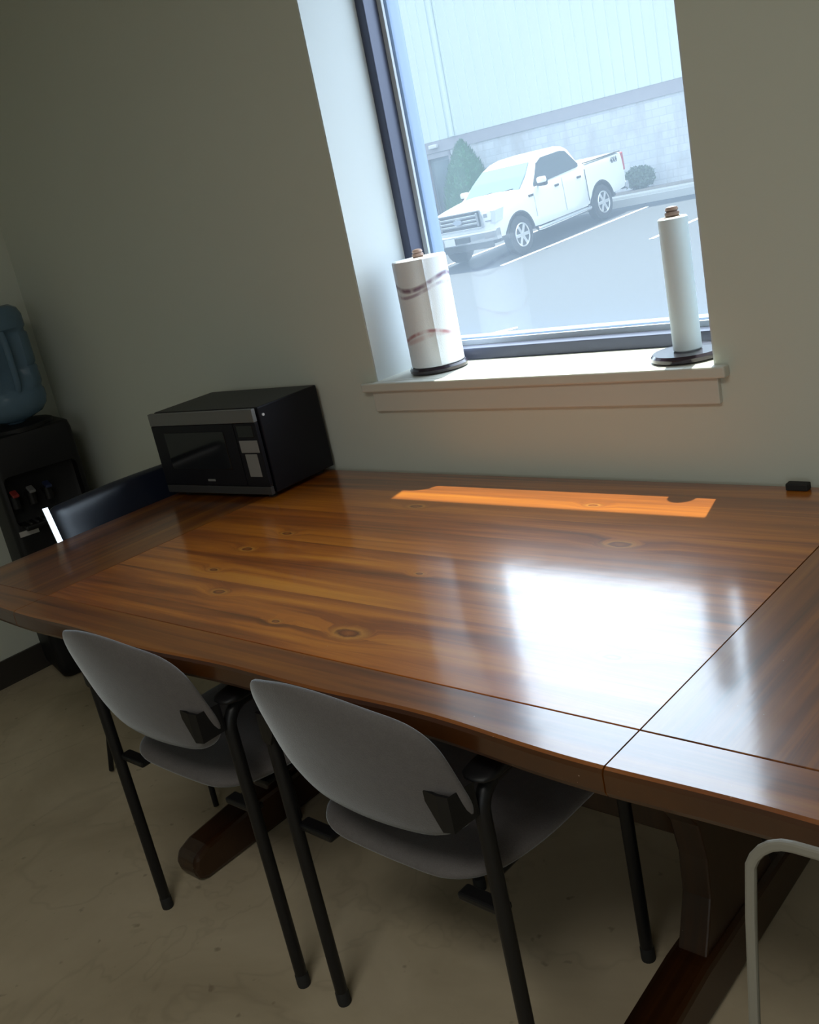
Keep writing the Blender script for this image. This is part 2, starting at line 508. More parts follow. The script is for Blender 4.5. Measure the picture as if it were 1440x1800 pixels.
# ------------------------------------------------------------------ mesh helpers
class MB:
    def __init__(self):
        self.bm = bmesh.new()

    def box(self, c, s, bev=0.0, rot=None, seg=2):
        r = bmesh.ops.create_cube(self.bm, size=1.0)
        vs = r['verts']
        bmesh.ops.scale(self.bm, vec=Vector(s), verts=vs)
        if bev > 0:
            es = list({e for v in vs for e in v.link_edges})
            r2 = bmesh.ops.bevel(self.bm, geom=es, offset=bev, segments=seg, profile=0.5, affect='EDGES')
            vs = list({v for f in r2['faces'] for v in f.verts} | {v for v in vs if v.is_valid})
            vs = self._island(vs)
        if rot is not None:
            bmesh.ops.rotate(self.bm, cent=(0, 0, 0), matrix=rot, verts=vs)
        bmesh.ops.translate(self.bm, vec=Vector(c), verts=vs)
        return vs

    def _island(self, vs):
        seen = set(vs)
        st = list(vs)
        while st:
            v = st.pop()
            for e in v.link_edges:
                w = e.other_vert(v)
                if w not in seen:
                    seen.add(w)
                    st.append(w)
        return list(seen)

    def tube(self, pts, r, seg=12, cap=True):
        """swept round tube; r a number or one radius per point"""
        pts = [Vector(p) for p in pts]
        rs = r if isinstance(r, (list, tuple)) else [r] * len(pts)
        rings = []
        prev = None
        for i, p in enumerate(pts):
            if i == 0:
                t = pts[1] - pts[0]
            elif i == len(pts) - 1:
                t = pts[-1] - pts[-2]
            else:
                t = (pts[i + 1] - p).normalized() + (p - pts[i - 1]).normalized()
            t.normalize()
            if prev is None:
                a = Vector((0, 0, 1)) if abs(t.z) < 0.9 else Vector((1, 0, 0))
                u = t.cross(a).normalized()
            else:
                u = (prev - t * prev.dot(t)).normalized()
            prev = u
            w = t.cross(u)
            rings.append([self.bm.verts.new(p + (u * math.cos(2 * PI * k / seg) + w * math.sin(2 * PI * k / seg)) * rs[i]) for k in range(seg)])
        for a, b in zip(rings, rings[1:]):
            for k in range(seg):
                self.bm.faces.new((a[k], a[(k + 1) % seg], b[(k + 1) % seg], b[k]))
        if cap:
            self.bm.faces.new(list(reversed(rings[0])))
            self.bm.faces.new(rings[-1])

    def lathe(self, prof, c=(0, 0, 0), seg=32, axis='z'):
        """prof: (radius, height) pairs"""
        c = Vector(c)
        rings = []
        for r, z in prof:
            ring = []
            for k in range(seg):
                a = 2 * PI * k / seg
                if axis == 'z':
                    p = Vector((r * math.cos(a), r * math.sin(a), z))
                elif axis == 'y':
                    p = Vector((r * math.cos(a), z, r * math.sin(a)))
                else:
                    p = Vector((z, r * math.cos(a), r * math.sin(a)))
                ring.append(self.bm.verts.new(c + p))
            rings.append(ring)
        for a, b in zip(rings, rings[1:]):
            for k in range(seg):
                self.bm.faces.new((a[k], a[(k + 1) % seg], b[(k + 1) % seg], b[k]))
        self.bm.faces.new(rings[0])
        self.bm.faces.new(rings[-1])

    def prism(self, poly, d, plane='xz', at=0.0):
        """extrude polygon; plane gives its two axes, d the thickness along the third"""
        def P(a, b, c):
            if plane == 'xz':
                return (a, c, b)
            if plane == 'yz':
                return (c, a, b)
            return (a, b, c)
        A = [self.bm.verts.new(P(a, b, at)) for a, b in poly]
        B = [self.bm.verts.new(P(a, b, at + d)) for a, b in poly]
        self.bm.faces.new(A)
        self.bm.faces.new(list(reversed(B)))
        n = len(poly)
        for i in range(n):
            self.bm.faces.new((A[i], A[(i + 1) % n], B[(i + 1) % n], B[i]))

    def loft(self, rings, close=True):
        R = [[self.bm.verts.new(p) for p in ring] for ring in rings]
        n = len(R[0])
        for a, b in zip(R, R[1:]):
            for k in range(n if close else n - 1):
                self.bm.faces.new((a[k], a[(k + 1) % n], b[(k + 1) % n], b[k]))
        if close:
            self.bm.faces.new(R[0])
            self.bm.faces.new(list(reversed(R[-1])))

    def build(self, name, m, parent=None, smooth=False, bevel=0.0):
        bmesh.ops.recalc_face_normals(self.bm, faces=self.bm.faces)
        me = bpy.data.meshes.new(name)
        self.bm.to_mesh(me)
        self.bm.free()
        me.materials.append(m)
        o = bpy.data.objects.new(name, me)
        COL.objects.link(o)
        if smooth:
            for p in me.polygons:
                p.use_smooth = True
            try:
                me.set_sharp_from_angle(angle=math.radians(40))
            except Exception:
                pass
        if bevel > 0:
            b = o.modifiers.new('bevel', 'BEVEL')
            b.width = bevel
            b.segments = 2
            b.limit_method = 'ANGLE'
        if parent:
            o.parent = parent
        return o


def tag(o, label=None, cat=None, group=None, kind=None):
    if label:
        o['label'] = label
    if cat:
        o['category'] = cat
    if group:
        o['group'] = group
    if kind:
        o['kind'] = kind
    return o


def thing(name, label, cat, loc=(0, 0, 0), rz=0.0, group=None):
    o = bpy.data.objects.new(name, None)
    o.empty_display_size = 0.1
    COL.objects.link(o)
    o.location = loc
    o.rotation_euler = (0, 0, rz)
    return tag(o, label, cat, group)


def box_obj(name, lo, hi, m, parent=None, bevel=0.0):
    b = MB()
    b.box([(a + c) / 2 for a, c in zip(lo, hi)], [c - a for a, c in zip(lo, hi)])
    return b.build(name, m, parent, bevel=bevel)


def boxes_obj(name, items, m, parent=None, bevel=0.0):
    b = MB()
    for lo, hi in items:
        b.box([(a + c) / 2 for a, c in zip(lo, hi)], [c - a for a, c in zip(lo, hi)])
    return b.build(name, m, parent, bevel=bevel)


def copy_tree(o, parent=None):
    c = o.copy()
    COL.objects.link(c)
    if parent:
        c.parent = parent
    for ch in list(o.children):
        copy_tree(ch, c)
    return c


def arc(c, r, a0, a1, n, plane='yz'):
    out = []
    for i in range(n + 1):
        a = a0 + (a1 - a0) * i / n
        u, v = r * math.cos(a), r * math.sin(a)
        if plane == 'yz':
            out.append((c[0], c[1] + u, c[2] + v))
        elif plane == 'xz':
            out.append((c[0] + u, c[1], c[2] + v))
        else:
            out.append((c[0] + u, c[1] + v, c[2]))
    return out


# ------------------------------------------------------------------ room shell
S = lambda o: tag(o, kind='structure')
S(box_obj('floor', (XL - 0.15, YF - 0.15, -0.1), (XR + 0.15, YO, 0.0), M['floor']))
S(box_obj('ceiling', (XL - 0.15, YF - 0.15, ZC), (XR + 0.15, YO, ZC + 0.15), M['ceiling']))
S(boxes_obj('wall_back', [((XL - 0.15, YW, 0), (WX0, YO, ZC)), ((WX1, YW, 0), (XR + 0.15, YO, ZC)),
                          ((WX0, YW, 0), (WX1, YO, WZ0)), ((WX0, YW, WZ1), (WX1, YO, ZC))], M['wall']))
S(box_obj('wall_left', (XL - 0.15, YF, 0), (XL, YW, ZC), M['wall']))
S(box_obj('wall_right', (XR, YF, 0), (XR + 0.15, YW, ZC), M['wall']))
S(boxes_obj('wall_front', [((XL - 0.15, YF - 0.15, 0), (0.0, YF, ZC)), ((1.8, YF - 0.15, 0), (XR + 0.15, YF, ZC)),
                           ((0.0, YF - 0.15, 0), (1.8, YF, 0.9)), ((0.0, YF - 0.15, 2.2), (1.8, YF, ZC))], M['wall']))
w2 = S(boxes_obj('added_window_2', [((0.0, YF - 0.10, 0.9), (0.04, YF - 0.05, 2.2)), ((1.76, YF - 0.10, 0.9), (1.8, YF - 0.05, 2.2)),  # unseen window added to hold the rear fill lamp
                              ((0.04, YF - 0.10, 0.9), (1.76, YF - 0.05, 0.94)), ((0.04, YF - 0.10, 2.16), (1.76, YF - 0.05, 2.2)),
                              ((0.88, YF - 0.10, 0.94), (0.92, YF - 0.05, 2.16))], M['frame']))
S(box_obj('baseboard_left', (XL, YF, 0.0), (XL + 0.012, YW, 0.105), M['base']))
S(box_obj('baseboard_back', (XL + 0.012, YW - 0.012, 0.0), (XR, YW, 0.105), M['base']))
S(box_obj('baseboard_right', (XR - 0.012, YF, 0.0), (XR, YW - 0.012, 0.105), M['base']))
S(box_obj('baseboard_front', (XL + 0.012, YF, 0.0), (XR - 0.012, YF + 0.012, 0.105), M['base']))

# window: white reveal lining, frame, pane
ZS = 1.017            # sill top
YFR = 2.115           # room side of the metal frame
t = 0.004
S(boxes_obj('trim_1', [((WX0, YW + 0.001, ZS), (WX0 + t, YFR, WZ1 - t)), ((WX1 - t, YW + 0.001, ZS), (WX1, YFR, WZ1 - t)),
                       ((WX0, YW + 0.001, WZ1 - t), (WX1, YFR, WZ1))], M['reveal']))


def ring_boxes(x0, x1, z0, z1, w, y0, y1):
    return [((x0, y0, z0), (x0 + w, y1, z1)), ((x1 - w, y0, z0), (x1, y1, z1)),
            ((x0 + w, y0, z0), (x1 - w, y1, z0 + w)), ((x0 + w, y0, z1 - w), (x1 - w, y1, z1))]


win = S(boxes_obj('window_1', ring_boxes(WX0, WX1, ZS, WZ1, 0.032, YFR, YFR + 0.055), M['frame'], bevel=0.002))
boxes_obj('glazing_stop', ring_boxes(WX0, WX1, ZS, WZ1, 0.046, YFR + 0.055, YFR + 0.064), M['stop'], win)
boxes_obj('outer_frame', ring_boxes(WX0, WX1, ZS, WZ1, 0.050, YFR + 0.072, YO), M['frame_out'], win)
box_obj('window_glass', (WX0 + 0.002, YFR + 0.0645, ZS + 0.002), (WX1 - 0.002, YFR + 0.0665, WZ1 - 0.002), M['glass'], win)
# sill board with nosing, apron below it
S(boxes_obj('trim_2', [((WX0, YW - 0.001, WZ0), (WX1, YO, ZS)), ((WX0 - 0.042, YW - 0.026, WZ0), (WX1 + 0.030, YW, ZS))], M['sill'], bevel=0.004))
S(box_obj('trim_3', (WX0 - 0.012, YW - 0.014, 0.935), (WX1 + 0.008, YW, WZ0), M['sill'], bevel=0.002))

clf = thing('ceiling_fill', 'unseen flat ceiling panel added as fill light, behind the viewer', 'fill light', (-0.3, -0.5, ZC))  # panel added around the ceiling fill lamp
boxes_obj('housing', [((-0.6, -0.3, -0.06), (-0.58, 0.3, 0)), ((0.58, -0.3, -0.06), (0.6, 0.3, 0)), ((-0.58, -0.3, -0.06), (0.58, -0.28, 0)),
                      ((-0.58, 0.28, -0.06), (0.58, 0.3, 0))], M['white'], clf)
box_obj('diffuser', (-0.58, -0.28, -0.05), (0.58, 0.28, -0.04), M['white'], clf)

# ------------------------------------------------------------------ outside: ground and building
GZ = lambda y: 0.001 + 0.076 * (y - 18.156)


def ground_strip(name, x0, x1, y0, y1, dz, th, m, **kw):
    b = MB()
    b.prism([(y0, GZ(y0) + dz), (y1, GZ(y1) + dz), (y1, GZ(y1) + dz - th), (y0, GZ(y0) + dz - th)], x1 - x0, 'yz', x0)
    return b.build(name, m, **kw)


FA = math.radians(4)
fu = Vector((math.cos(FA), math.sin(FA), 0))
fn = Vector((math.sin(FA), -math.cos(FA), 0))        # towards us
P0 = Vector((-13.0, 25.6, 0.0))
S(ground_strip('parking_lot', -60, 40, 2.6, 40, 0.0, 0.3, M['asphalt']))


def slab(name, s0, s1, d0, d1, ztop, th, m, parent=None, kind=None):
    """box along the far facade: s along it, d out towards us"""
    b = MB()
    lo = (s0, -d1, ztop - th)
    hi = (s1, -d0, ztop)
    b.box([(p + q) / 2 for p, q in zip(lo, hi)], [q - p for p, q in zip(lo, hi)])
    o = b.build(name, m, parent)
    if parent is None:
        o.matrix_world = Matrix.Translation(P0) @ Matrix.Rotation(FA, 4, 'Z')
    if kind:
        o['kind'] = kind
    return o


slab('sidewalk', -30, 25, 1.0, 2.3, 0.62, 0.6, M['concrete'], kind='structure')
slab('kerb', -30, 25, 2.3, 2.5, 0.56, 0.6, M['concrete'], kind='structure')
slab('planting_bed', -30, 25, 0.0, 1.0, 0.68, 0.6, M['mulch'], kind='structure')

bld = thing('warehouse_building', 'long warehouse with ribbed white siding above a painted block wall, across the parking lot', 'building', P0, FA)
# block wall with a doorway
b = MB()
DX0, DX1, DZ1 = -7.95, -7.0, 2.85
for lo, hi in (((-30, 0, 0), (DX0, 0.3, 2.87)), ((DX1, 0, 0), (25, 0.3, 2.87)), ((DX0, 0, DZ1), (DX1, 0.3, 2.87))):
    b.box([(p + q) / 2 for p, q in zip(lo, hi)], [q - p for p, q in zip(lo, hi)])
b.build('block_wall', M['block'], bld)
box_obj('band', (-30, -0.05, 2.87), (25, 0.3, 3.2), M['band'], bld)
# ribbed siding
b = MB()
pts = []
x = -30.0
while x < 25:
    pts += [(x, -0.06), (x + 0.24, -0.06), (x + 0.255, -0.10), (x + 0.30, -0.10), (x + 0.315, -0.06)]
    x += 0.33
pts += [(x, -0.06), (x, 0.3), (-30, 0.3)]
b.prism(pts, 6.2, 'xy', 3.2)
b.build('metal_siding', M['siding'], bld)
box_obj('roof_edge', (-30.1, -0.16, 9.4), (25.4, 0.35, 9.6), M['stop'], bld)
dr = boxes_obj('door', [((DX0 + 0.06, 0.10, 0.62), (DX1 - 0.06, 0.15, 2.72))], M['door_paint'], bld)
boxes_obj('door_frame', [((DX0, -0.03, 0.62), (DX0 + 0.07, 0.12, DZ1)), ((DX1 - 0.07, -0.03, 0.62), (DX1, 0.12, DZ1)),
                         ((DX0, -0.03, DZ1 - 0.14), (DX1, 0.12, DZ1))], M['band'], dr)
box_obj('door_pane', (DX0 + 0.16, 0.085, 1.0), (DX1 - 0.16, 0.11, 2.6), M['door_pane'], dr)
b = MB()
b.box((-7.5, -0.13, 3.05), (0.30, 0.14, 0.12), 0.03)
b.build('wall_lamp', M['white'], bld)
b = MB()
b.box((-6.72, -0.15, 6.3), (0.11, 0.10, 6.2), 0.015)
b.build('downspout', M['siding'], bld)
b = MB()
b.box((-8.2, -0.10, 3.72), (0.07, 0.05, 0.09), 0.01)
b.build('vent_cap', M['band'], bld)


def paint_line(name, a, c, w, label, group=None):
    a = Vector(a); c = Vector(c)
    d = (c - a).normalized()
    n = Vector((-d.y, d.x)) * w / 2
    bm = MB()
    ring = []
    for z in (0.004, 0.012):
        ring.append([(p.x, p.y, GZ(p.y) + z) for p in (a - n, a + n, c + n, c - n)])
    bm.loft(ring)
    o = bm.build(name, M['paint'])
    return tag(o, label, 'road marking', group)


paint_line('parking_line', (-12.70, 17.0), (-12.10, 22.3), 0.11, 'long white parking line on the asphalt along the near side of the truck')
paint_line('parking_line', (-9.52, 17.55), (-8.95, 22.0), 0.11, 'white parking line on the asphalt right of the truck, behind the thin paper roll')
paint_line('parking_line', (-15.1, 17.5), (-14.6, 22.3), 0.11, 'white parking line on the asphalt along the far side of the truck')
paint_line('parking_line', (-9.25, 11.06), (-8.55, 11.57), 0.10, 'short white marking on the near asphalt, just above the window bottom')


def conifer(name, x, y, z0, h, r, label, m='ever', n=5200, group=None):
    root = thing(name, label, 'shrub', (x, y, z0), 0, group)
    b = MB()
    b.tube([(0, 0, -0.05), (0, 0, h * 0.8)], [0.06, 0.02], 8)
    b.build('stem', M['trunk'], root)
    b = MB()
    prof = [(0.02, 0.05), (r * 0.72, 0.12), (r * 0.86, h * 0.2), (r * 0.78, h * 0.45), (r * 0.52, h * 0.72), (r * 0.2, h * 0.92), (0.01, h * 0.985)]
    b.lathe(prof, seg=20)
    for v in b.bm.verts:
        k = 1 + 0.10 * noise.noise(v.co * 4)
        v.co.x *= k
        v.co.y *= k

    def rad(tt):
        for (r0, z0_), (r1, z1_) in zip(prof, prof[1:]):
            if z0_ <= tt * h <= z1_:
                f = (tt * h - z0_) / (z1_ - z0_)
                return r0 + (r1 - r0) * f
        return 0.01
    for i in range(n):
        tt = 0.04 + 0.95 * (1 - math.sqrt(random.random())) if random.random() < 0.75 else random.uniform(0.03, 0.98)
        rr = rad(tt) * random.uniform(0.92, 1.12)
        a = random.uniform(0, 2 * PI)
        p = Vector((rr * math.cos(a), rr * math.sin(a), tt * h))
        up = Vector((math.cos(a) * 0.55, math.sin(a) * 0.55, 1)).normalized()
        side = up.cross(Vector((math.cos(a), math.sin(a), random.uniform(-0.6, 0.6)))).normalized()
        L = random.uniform(0.05, 0.12)
        W = L * 0.33
        vs = [b.bm.verts.new(p - side * W), b.bm.verts.new(p + side * W), b.bm.verts.new(p + up * L)]
        b.bm.faces.new(vs)
    b.build('foliage', M[m], root)
    return root


conifer('conical_evergreen', -18.65, 23.98, 0.55, 2.45, 0.86, 'green cone-shaped evergreen behind the truck, against the block wall')
conifer('conical_evergreen', -20.85, 23.85, 0.55, 2.35, 0.82, 'green cone-shaped evergreen left of the far door, beside the window frame')


def bushy(name, x, y, z0, rx, h, label, n=2600):
    root = thing(name, label, 'shrub', (x, y, z0))
    b = MB()
    for k in range(5):
        a = 2 * PI * k / 5
        b.tube([(0, 0, -0.05), (0.5 * rx * math.cos(a), 0.5 * rx * math.sin(a), h * 0.7)], [0.02, 0.008], 6)
    b.build('stem', M['trunk'], root)
    b = MB()
    for i in range(n):
        u = random.uniform(-1, 1)
        a = random.uniform(0, 2 * PI)
        q = random.uniform(0.6, 1.0)
        s = math.sqrt(1 - u * u)
        p = Vector((rx * s * math.cos(a) * q, rx * s * math.sin(a) * q, h * 0.5 + h * 0.5 * u * q))
        d1 = Vector((random.uniform(-1, 1), random.uniform(-1, 1), random.uniform(-1, 1))).normalized()
        d2 = d1.orthogonal().normalized()
        L = random.uniform(0.04, 0.08)
        b.bm.faces.new([b.bm.verts.new(p - d2 * L * 0.4), b.bm.verts.new(p + d2 * L * 0.4), b.bm.verts.new(p + d1 * L)])
    b.build('foliage', M['bush'], root)
    return root


bushy('low_bush', -13.65, 24.95, 0.66, 0.42, 0.62, 'low round dull green bush behind the truck tail, at the foot of the block wall')

# ------------------------------------------------------------------ pickup truck
SXL = 0.884           # overall length factor of this truck


def boolean_cut(obj, cutters):
    for c in cutters:
        md = obj.modifiers.new('cut', 'BOOLEAN')
        md.operation = 'DIFFERENCE'
        md.solver = 'EXACT'
        md.object = c
    bpy.context.view_layer.update()
    dg = bpy.context.evaluated_depsgraph_get()
    me = bpy.data.meshes.new_from_object(obj.evaluated_get(dg))
    obj.modifiers.clear()
    obj.data = me
    for c in cutters:
        bpy.data.objects.remove(c, do_unlink=True)


def make_truck():
    root = thing('pickup_truck', 'white four-door pickup truck parked on the asphalt outside the window', 'truck')
    k = SXL

    def sect(x, w, zb, zt, crown=0.02, sh=0.08, tuck=0.05):
        half = [(0, zt + crown), (w * 0.55, zt + crown * 0.8), (w * 0.86, zt + crown * 0.2), (w - 0.015, zt - sh * 0.5), (w + 0.005, zt - sh - 0.06),
                (w + 0.015, (zb + zt) / 2 + 0.06), (w, zb + 0.16), (w - tuck, zb)]
        ring = [(x * k, y, z) for y, z in half] + [(x * k, -y, z) for y, z in reversed(half[1:])]
        return ring
    st = [(-0.90, 0.80, 0.60, 1.02), (-0.86, 0.90, 0.55, 1.10), (-0.70, 0.95, 0.52, 1.15), (-0.3, 0.97, 0.50, 1.20), (0.2, 0.98, 0.48, 1.25),
          (0.55, 0.98, 0.46, 1.28), (0.9, 0.975, 0.44, 1.30), (2.0, 0.975, 0.44, 1.31), (3.02, 0.975, 0.44, 1.33), (3.04, 0.965, 0.46, 1.36),
          (3.10, 0.975, 0.47, 1.37), (4.6, 0.975, 0.52, 1.38), (4.92, 0.96, 0.55, 1.38), (4.96, 0.93, 0.57, 1.36)]
    b = MB()
    b.loft([sect(x, w, zb, zt, 0.05 if x < 0.6 else 0.0, 0.08) for x, w, zb, zt in st])
    body = b.build('body', M['truck'], root, smooth=True)
    cut = []
    for xc in (0.0, 3.68 * k):
        c = MB()
        c.lathe([(0.49, -1.2), (0.49, 1.2)], (xc, 0, 0.42), 40, 'y')
        cut.append(c.build('cut', M['truck']))
    c = MB()
    c.box(((3.12 + 4.86) / 2 * k, 0, 1.5), ((4.86 - 3.12) * k, 1.70, 1.0))
    cut.append(c.build('cut', M['truck']))
    boolean_cut(body, cut)
    for p in body.data.polygons:
        p.use_smooth = True
    body.data.set_sharp_from_angle(angle=math.radians(35))
    # cab above the belt line
    b = MB()

    def cabring(z, xf, xr, w, r):
        pts = []
        for sx_, sy_ in ((1, 1), (-1, 1), (-1, -1), (1, -1)):
            cx = (xr if sx_ > 0 else xf) * k - sx_ * r
            cy = sy_ * (w - r)
            a0 = {(1, 1): 0, (-1, 1): PI / 2, (-1, -1): PI, (1, -1): 1.5 * PI}[(sx_, sy_)]
            for i in range(5):
                a = a0 + PI / 2 * i / 4
                pts.append((cx + r * math.cos(a), cy + r * math.sin(a), z))
        return pts
    b.loft([cabring(1.24, 0.45, 3.03, 0.93, 0.06), cabring(1.50, 0.86, 2.99, 0.86, 0.10), cabring(1.78, 1.30, 2.90, 0.75, 0.12),
            cabring(1.87, 1.52, 2.80, 0.69, 0.14), cabring(1.92, 1.75, 2.65, 0.58, 0.14)])
    cab = b.build('cab', M['truck'], root, smooth=True)

    def wsurf(x, z, s):
        # half width of the cab at height z
        tab = [(1.24, 0.93), (1.50, 0.86), (1.78, 0.75), (1.87, 0.69)]
        for (z0, w0), (z1, w1) in zip(tab, tab[1:]):
            if z0 <= z <= z1:
                return s * (w0 + (w1 - w0) * (z - z0) / (z1 - z0))
        return s * 0.93
    side_poly = [(0.84, 1.22), (0.90, 1.33), (1.36, 1.72), (1.62, 1.80), (2.45, 1.81), (2.66, 1.77), (2.92, 1.42), (2.88, 1.36), (1.32, 1.30), (1.24, 1.22)]
    for s in (1, -1):
        b = MB()
        A = [b.bm.verts.new((x * k, wsurf(x, max(z, 1.24), s) + s * 0.03, z)) for x, z in side_poly]
        B = [b.bm.verts.new((x * k, wsurf(x, max(z, 1.24), s) - s * 0.02, z)) for x, z in side_poly]
        b.bm.faces.new(A)
        b.bm.faces.new(B)
        for i in range(len(A)):
            j = (i + 1) % len(A)
            b.bm.faces.new((A[i], A[j], B[j], B[i]))
        g = b.build('side_window', M['car_glass'], root)
        b = MB()
        b.prism([(1.98 * k, 1.33), (2.04 * k, 1.33), (2.02 * k, 1.80), (1.97 * k, 1.80)], 0.0, 'xz', 0)
        b.bm.free()
        # pillar between the doors, mirror, handles, seams
        for x in (0.72, 1.98, 3.03):
            b = MB()
            b.box((x * k, s * 0.991, 0.90), (0.012, 0.012, 0.72 if x > 1 else 0.5))
            b.build('door_seam', M['car_dark' if x > 3 else 'seam'], root)
        for x in (1.72, 2.72):
            b = MB()
            b.box((x * k, s * 0.998, 1.14), (0.15, 0.03, 0.05), 0.012)
            b.build('door_handle', M['car_dark'], root)
        b = MB()
        b.box((0.98 * k, s * 1.12, 1.34), (0.10, 0.24, 0.20), 0.04)
        b.tube([(1.02 * k, s * 0.93, 1.27), (1.0 * k, s * 1.03, 1.29)], 0.03, 8)
        mir = b.build('side_mirror', M['car_dark'], root, smooth=True)
        b = MB()
        b.box((0.955 * k, s * 1.12, 1.37), (0.09, 0.245, 0.13), 0.04)
        b.build('mirror_cap', M['truck'], mir, smooth=True)
        b = MB()
        b.tube([(0.62 * k, s * 1.0, 0.40), (0.7 * k, s * 1.03, 0.385), (2.9 * k, s * 1.03, 0.385), (2.98 * k, s * 1.0, 0.40)], 0.045, 10)
        b.build('side_step', M['chrome'], root, smooth=True)
        b = MB()
        b.box((0.60 * k, s * 0.99, 1.12), (0.16, 0.03, 0.05), 0.01)
        b.build('fender_vent', M['car_dark'], root)
        b = MB()
        b.box((4.93 * k, s * 0.93, 1.14), (0.09, 0.10, 0.42), 0.02)
        b.build('tail_lamp', M['tail'], root)
        b = MB()
        b.box(((3.12 + 4.9) / 2 * k, s * 0.92, 1.385), ((4.86 - 3.14) * k, 0.09, 0.025), 0.008)
        b.build('bed_rail', M['car_dark'], root)
        # headlamp
        b = MB()
        b.prism([(-0.895 * k, 0.84), (-0.62 * k, 0.86), (-0.50 * k, 1.10), (-0.86 * k, 1.09)], s * 0.30, 'xz', s * 0.675)
        hl = b.build('headlamp', M['lamp_lens'], root)
        b = MB()
        b.box((-0.90 * k, s * 0.78, 0.905), (0.03, 0.16, 0.04), 0.01)
        b.box((-0.90 * k, s * 0.73, 1.02), (0.03, 0.10, 0.09), 0.01)
        b.build('lamp_reflector', M['chrome'], hl)
        b = MB()
        b.lathe([(0.075, -0.02), (0.075, 0.02)], (-0.975 * k, s * 0.62, 0.60), 16, 'x')
        b.build('fog_lamp', M['car_dark'], root)
        # bed side decal
        cu = bpy.data.curves.new('decal', 'FONT')
        cu.body = '4X4'
        cu.size = 0.17
        cu.extrude = 0.002
        cu.offset = 0.004
        cu.align_x = 'CENTER'
        tmp = bpy.data.objects.new('decal_tmp', cu)
        COL.objects.link(tmp)
        bpy.context.view_layer.update()
        dg = bpy.context.evaluated_depsgraph_get()
        me = bpy.data.meshes.new_from_object(tmp.evaluated_get(dg))
        bpy.data.objects.remove(tmp, do_unlink=True)
        me.materials.clear()
        me.materials.append(M['car_dark'])
        dc = bpy.data.objects.new('bed_decal', me)
        COL.objects.link(dc)
        dc.parent = root
        dc.location = (4.45 * k, s * 0.995, 1.19)
        dc.rotation_euler = (PI / 2, 0, 0) if s < 0 else (PI / 2, 0, PI)
    # windshield on the sloped front
    b = MB()
    q = [(0.50, 0.78, 1.275), (0.50, -0.78, 1.275), (0.885, -0.76, 1.53), (1.275, -0.665, 1.765), (1.275, 0.665, 1.765), (0.885, 0.76, 1.53)]
    for dx, dz in ((-0.022, 0.022), (0.0, -0.0)):
        pass
    A = [b.bm.verts.new((x * k - 0.03, y, z + 0.012)) for x, y, z in q]
    B = [b.bm.verts.new((x * k + 0.02, y, z - 0.02)) for x, y, z in q]
    b.bm.faces.new((A[0], A[1], A[2], A[5]))
    b.bm.faces.new((A[5], A[2], A[3], A[4]))
    b.bm.faces.new((B[5], B[2], B[1], B[0]))
    b.bm.faces.new((B[4], B[3], B[2], B[5]))
    for i in range(6):
        j = (i + 1) % 6
        b.bm.faces.new((A[i], A[j], B[j], B[i]))
    wsh = b.build('windshield', M['windshield'], root)
    b = MB()
    for y0 in (-0.05, 0.55):
        b.tube([(0.46 * k, y0, 1.295), (0.56 * k - 0.03, y0 - 0.55, 1.335)], 0.009, 6)
    b.build('wiper', M['car_dark'], wsh)
    b = MB()
    b.box((2.975 * k, 0, 1.56), (0.03, 1.2, 0.30), 0.01, Matrix.Rotation(-0.2, 3, 'Y'))
    b.build('rear_window', M['car_glass'], root)
    # grille
    X = -0.91 * k
    b = MB()
    b.box((X, 0, 0.975), (0.05, 1.22, 0.36), 0.02)
    gr = b.build('grille', M['car_dark'], root)
    b = MB()
    for z in (0.80, 1.15):
        b.box((X - 0.02, 0, z), (0.05, 1.28, 0.035), 0.012)
    for s in (1, -1):
        b.box((X - 0.02, s * 0.63, 0.975), (0.05, 0.045, 0.38), 0.012)
    for z in (0.90, 0.975, 1.06):
        b.box((X - 0.035, 0, z), (0.04, 1.08, 0.052), 0.015)
    for s in (1, -1):
        b.box((X - 0.035, s * 0.535, 0.975), (0.045, 0.05, 0.28), 0.015)
    b.build('grille_bar', M['chrome'], gr)
    b = MB()
    b.lathe([(0.10, -0.012), (0.10, 0.012)], (0, 0, 0), 28, 'x')
    for v in b.bm.verts:
        v.co.y *= 1.35
        v.co.z *= 0.62
        v.co += Vector((X - 0.065, 0, 0.98))
    em = b.build('emblem', M['chrome'], gr)
    b = MB()
    b.lathe([(0.085, -0.004), (0.085, 0.004)], (0, 0, 0), 28, 'x')
    for v in b.bm.verts:
        v.co.y *= 1.35
        v.co.z *= 0.58
        v.co += Vector((X - 0.080, 0, 0.98))
    b.build('emblem_face', M['amber'], gr)
    # bumper
    b = MB()
    prof = [(-0.93, -0.98), (-1.02, -0.75), (-1.05, 0.0), (-1.02, 0.75), (-0.93, 0.98)]
    rings = []
    for x, y in prof:
        x *= k
        rings.append([(x, y, 0.72), (x - 0.03, y, 0.69), (x - 0.035, y, 0.56), (x - 0.01, y, 0.50), (x + 0.12, y, 0.50), (x + 0.12, y, 0.72)])
    b.loft(rings)
    bp = b.build('front_bumper', M['chrome'], root, smooth=True)
    b = MB()
    b.box((-1.065 * k - 0.02, 0, 0.60), (0.03, 0.62, 0.12), 0.01)
    b.build('bumper_intake', M['car_dark'], bp)
    b = MB()
    b.box((-1.10 * k - 0.015, 0.25, 0.60), (0.012, 0.30, 0.15), 0.003)
    b.build('licence_plate', M['white'], bp)
    b = MB()
    b.box((-0.93 * k, 0, 0.43), (0.06, 1.66, 0.16), 0.02)
    b.build('air_dam', M['car_dark'], root)
    b = MB()
    b.box((5.02 * k, 0, 0.58), (0.14, 1.9, 0.18), 0.03)
    b.build('rear_bumper', M['chrome'], root)
    b = MB()
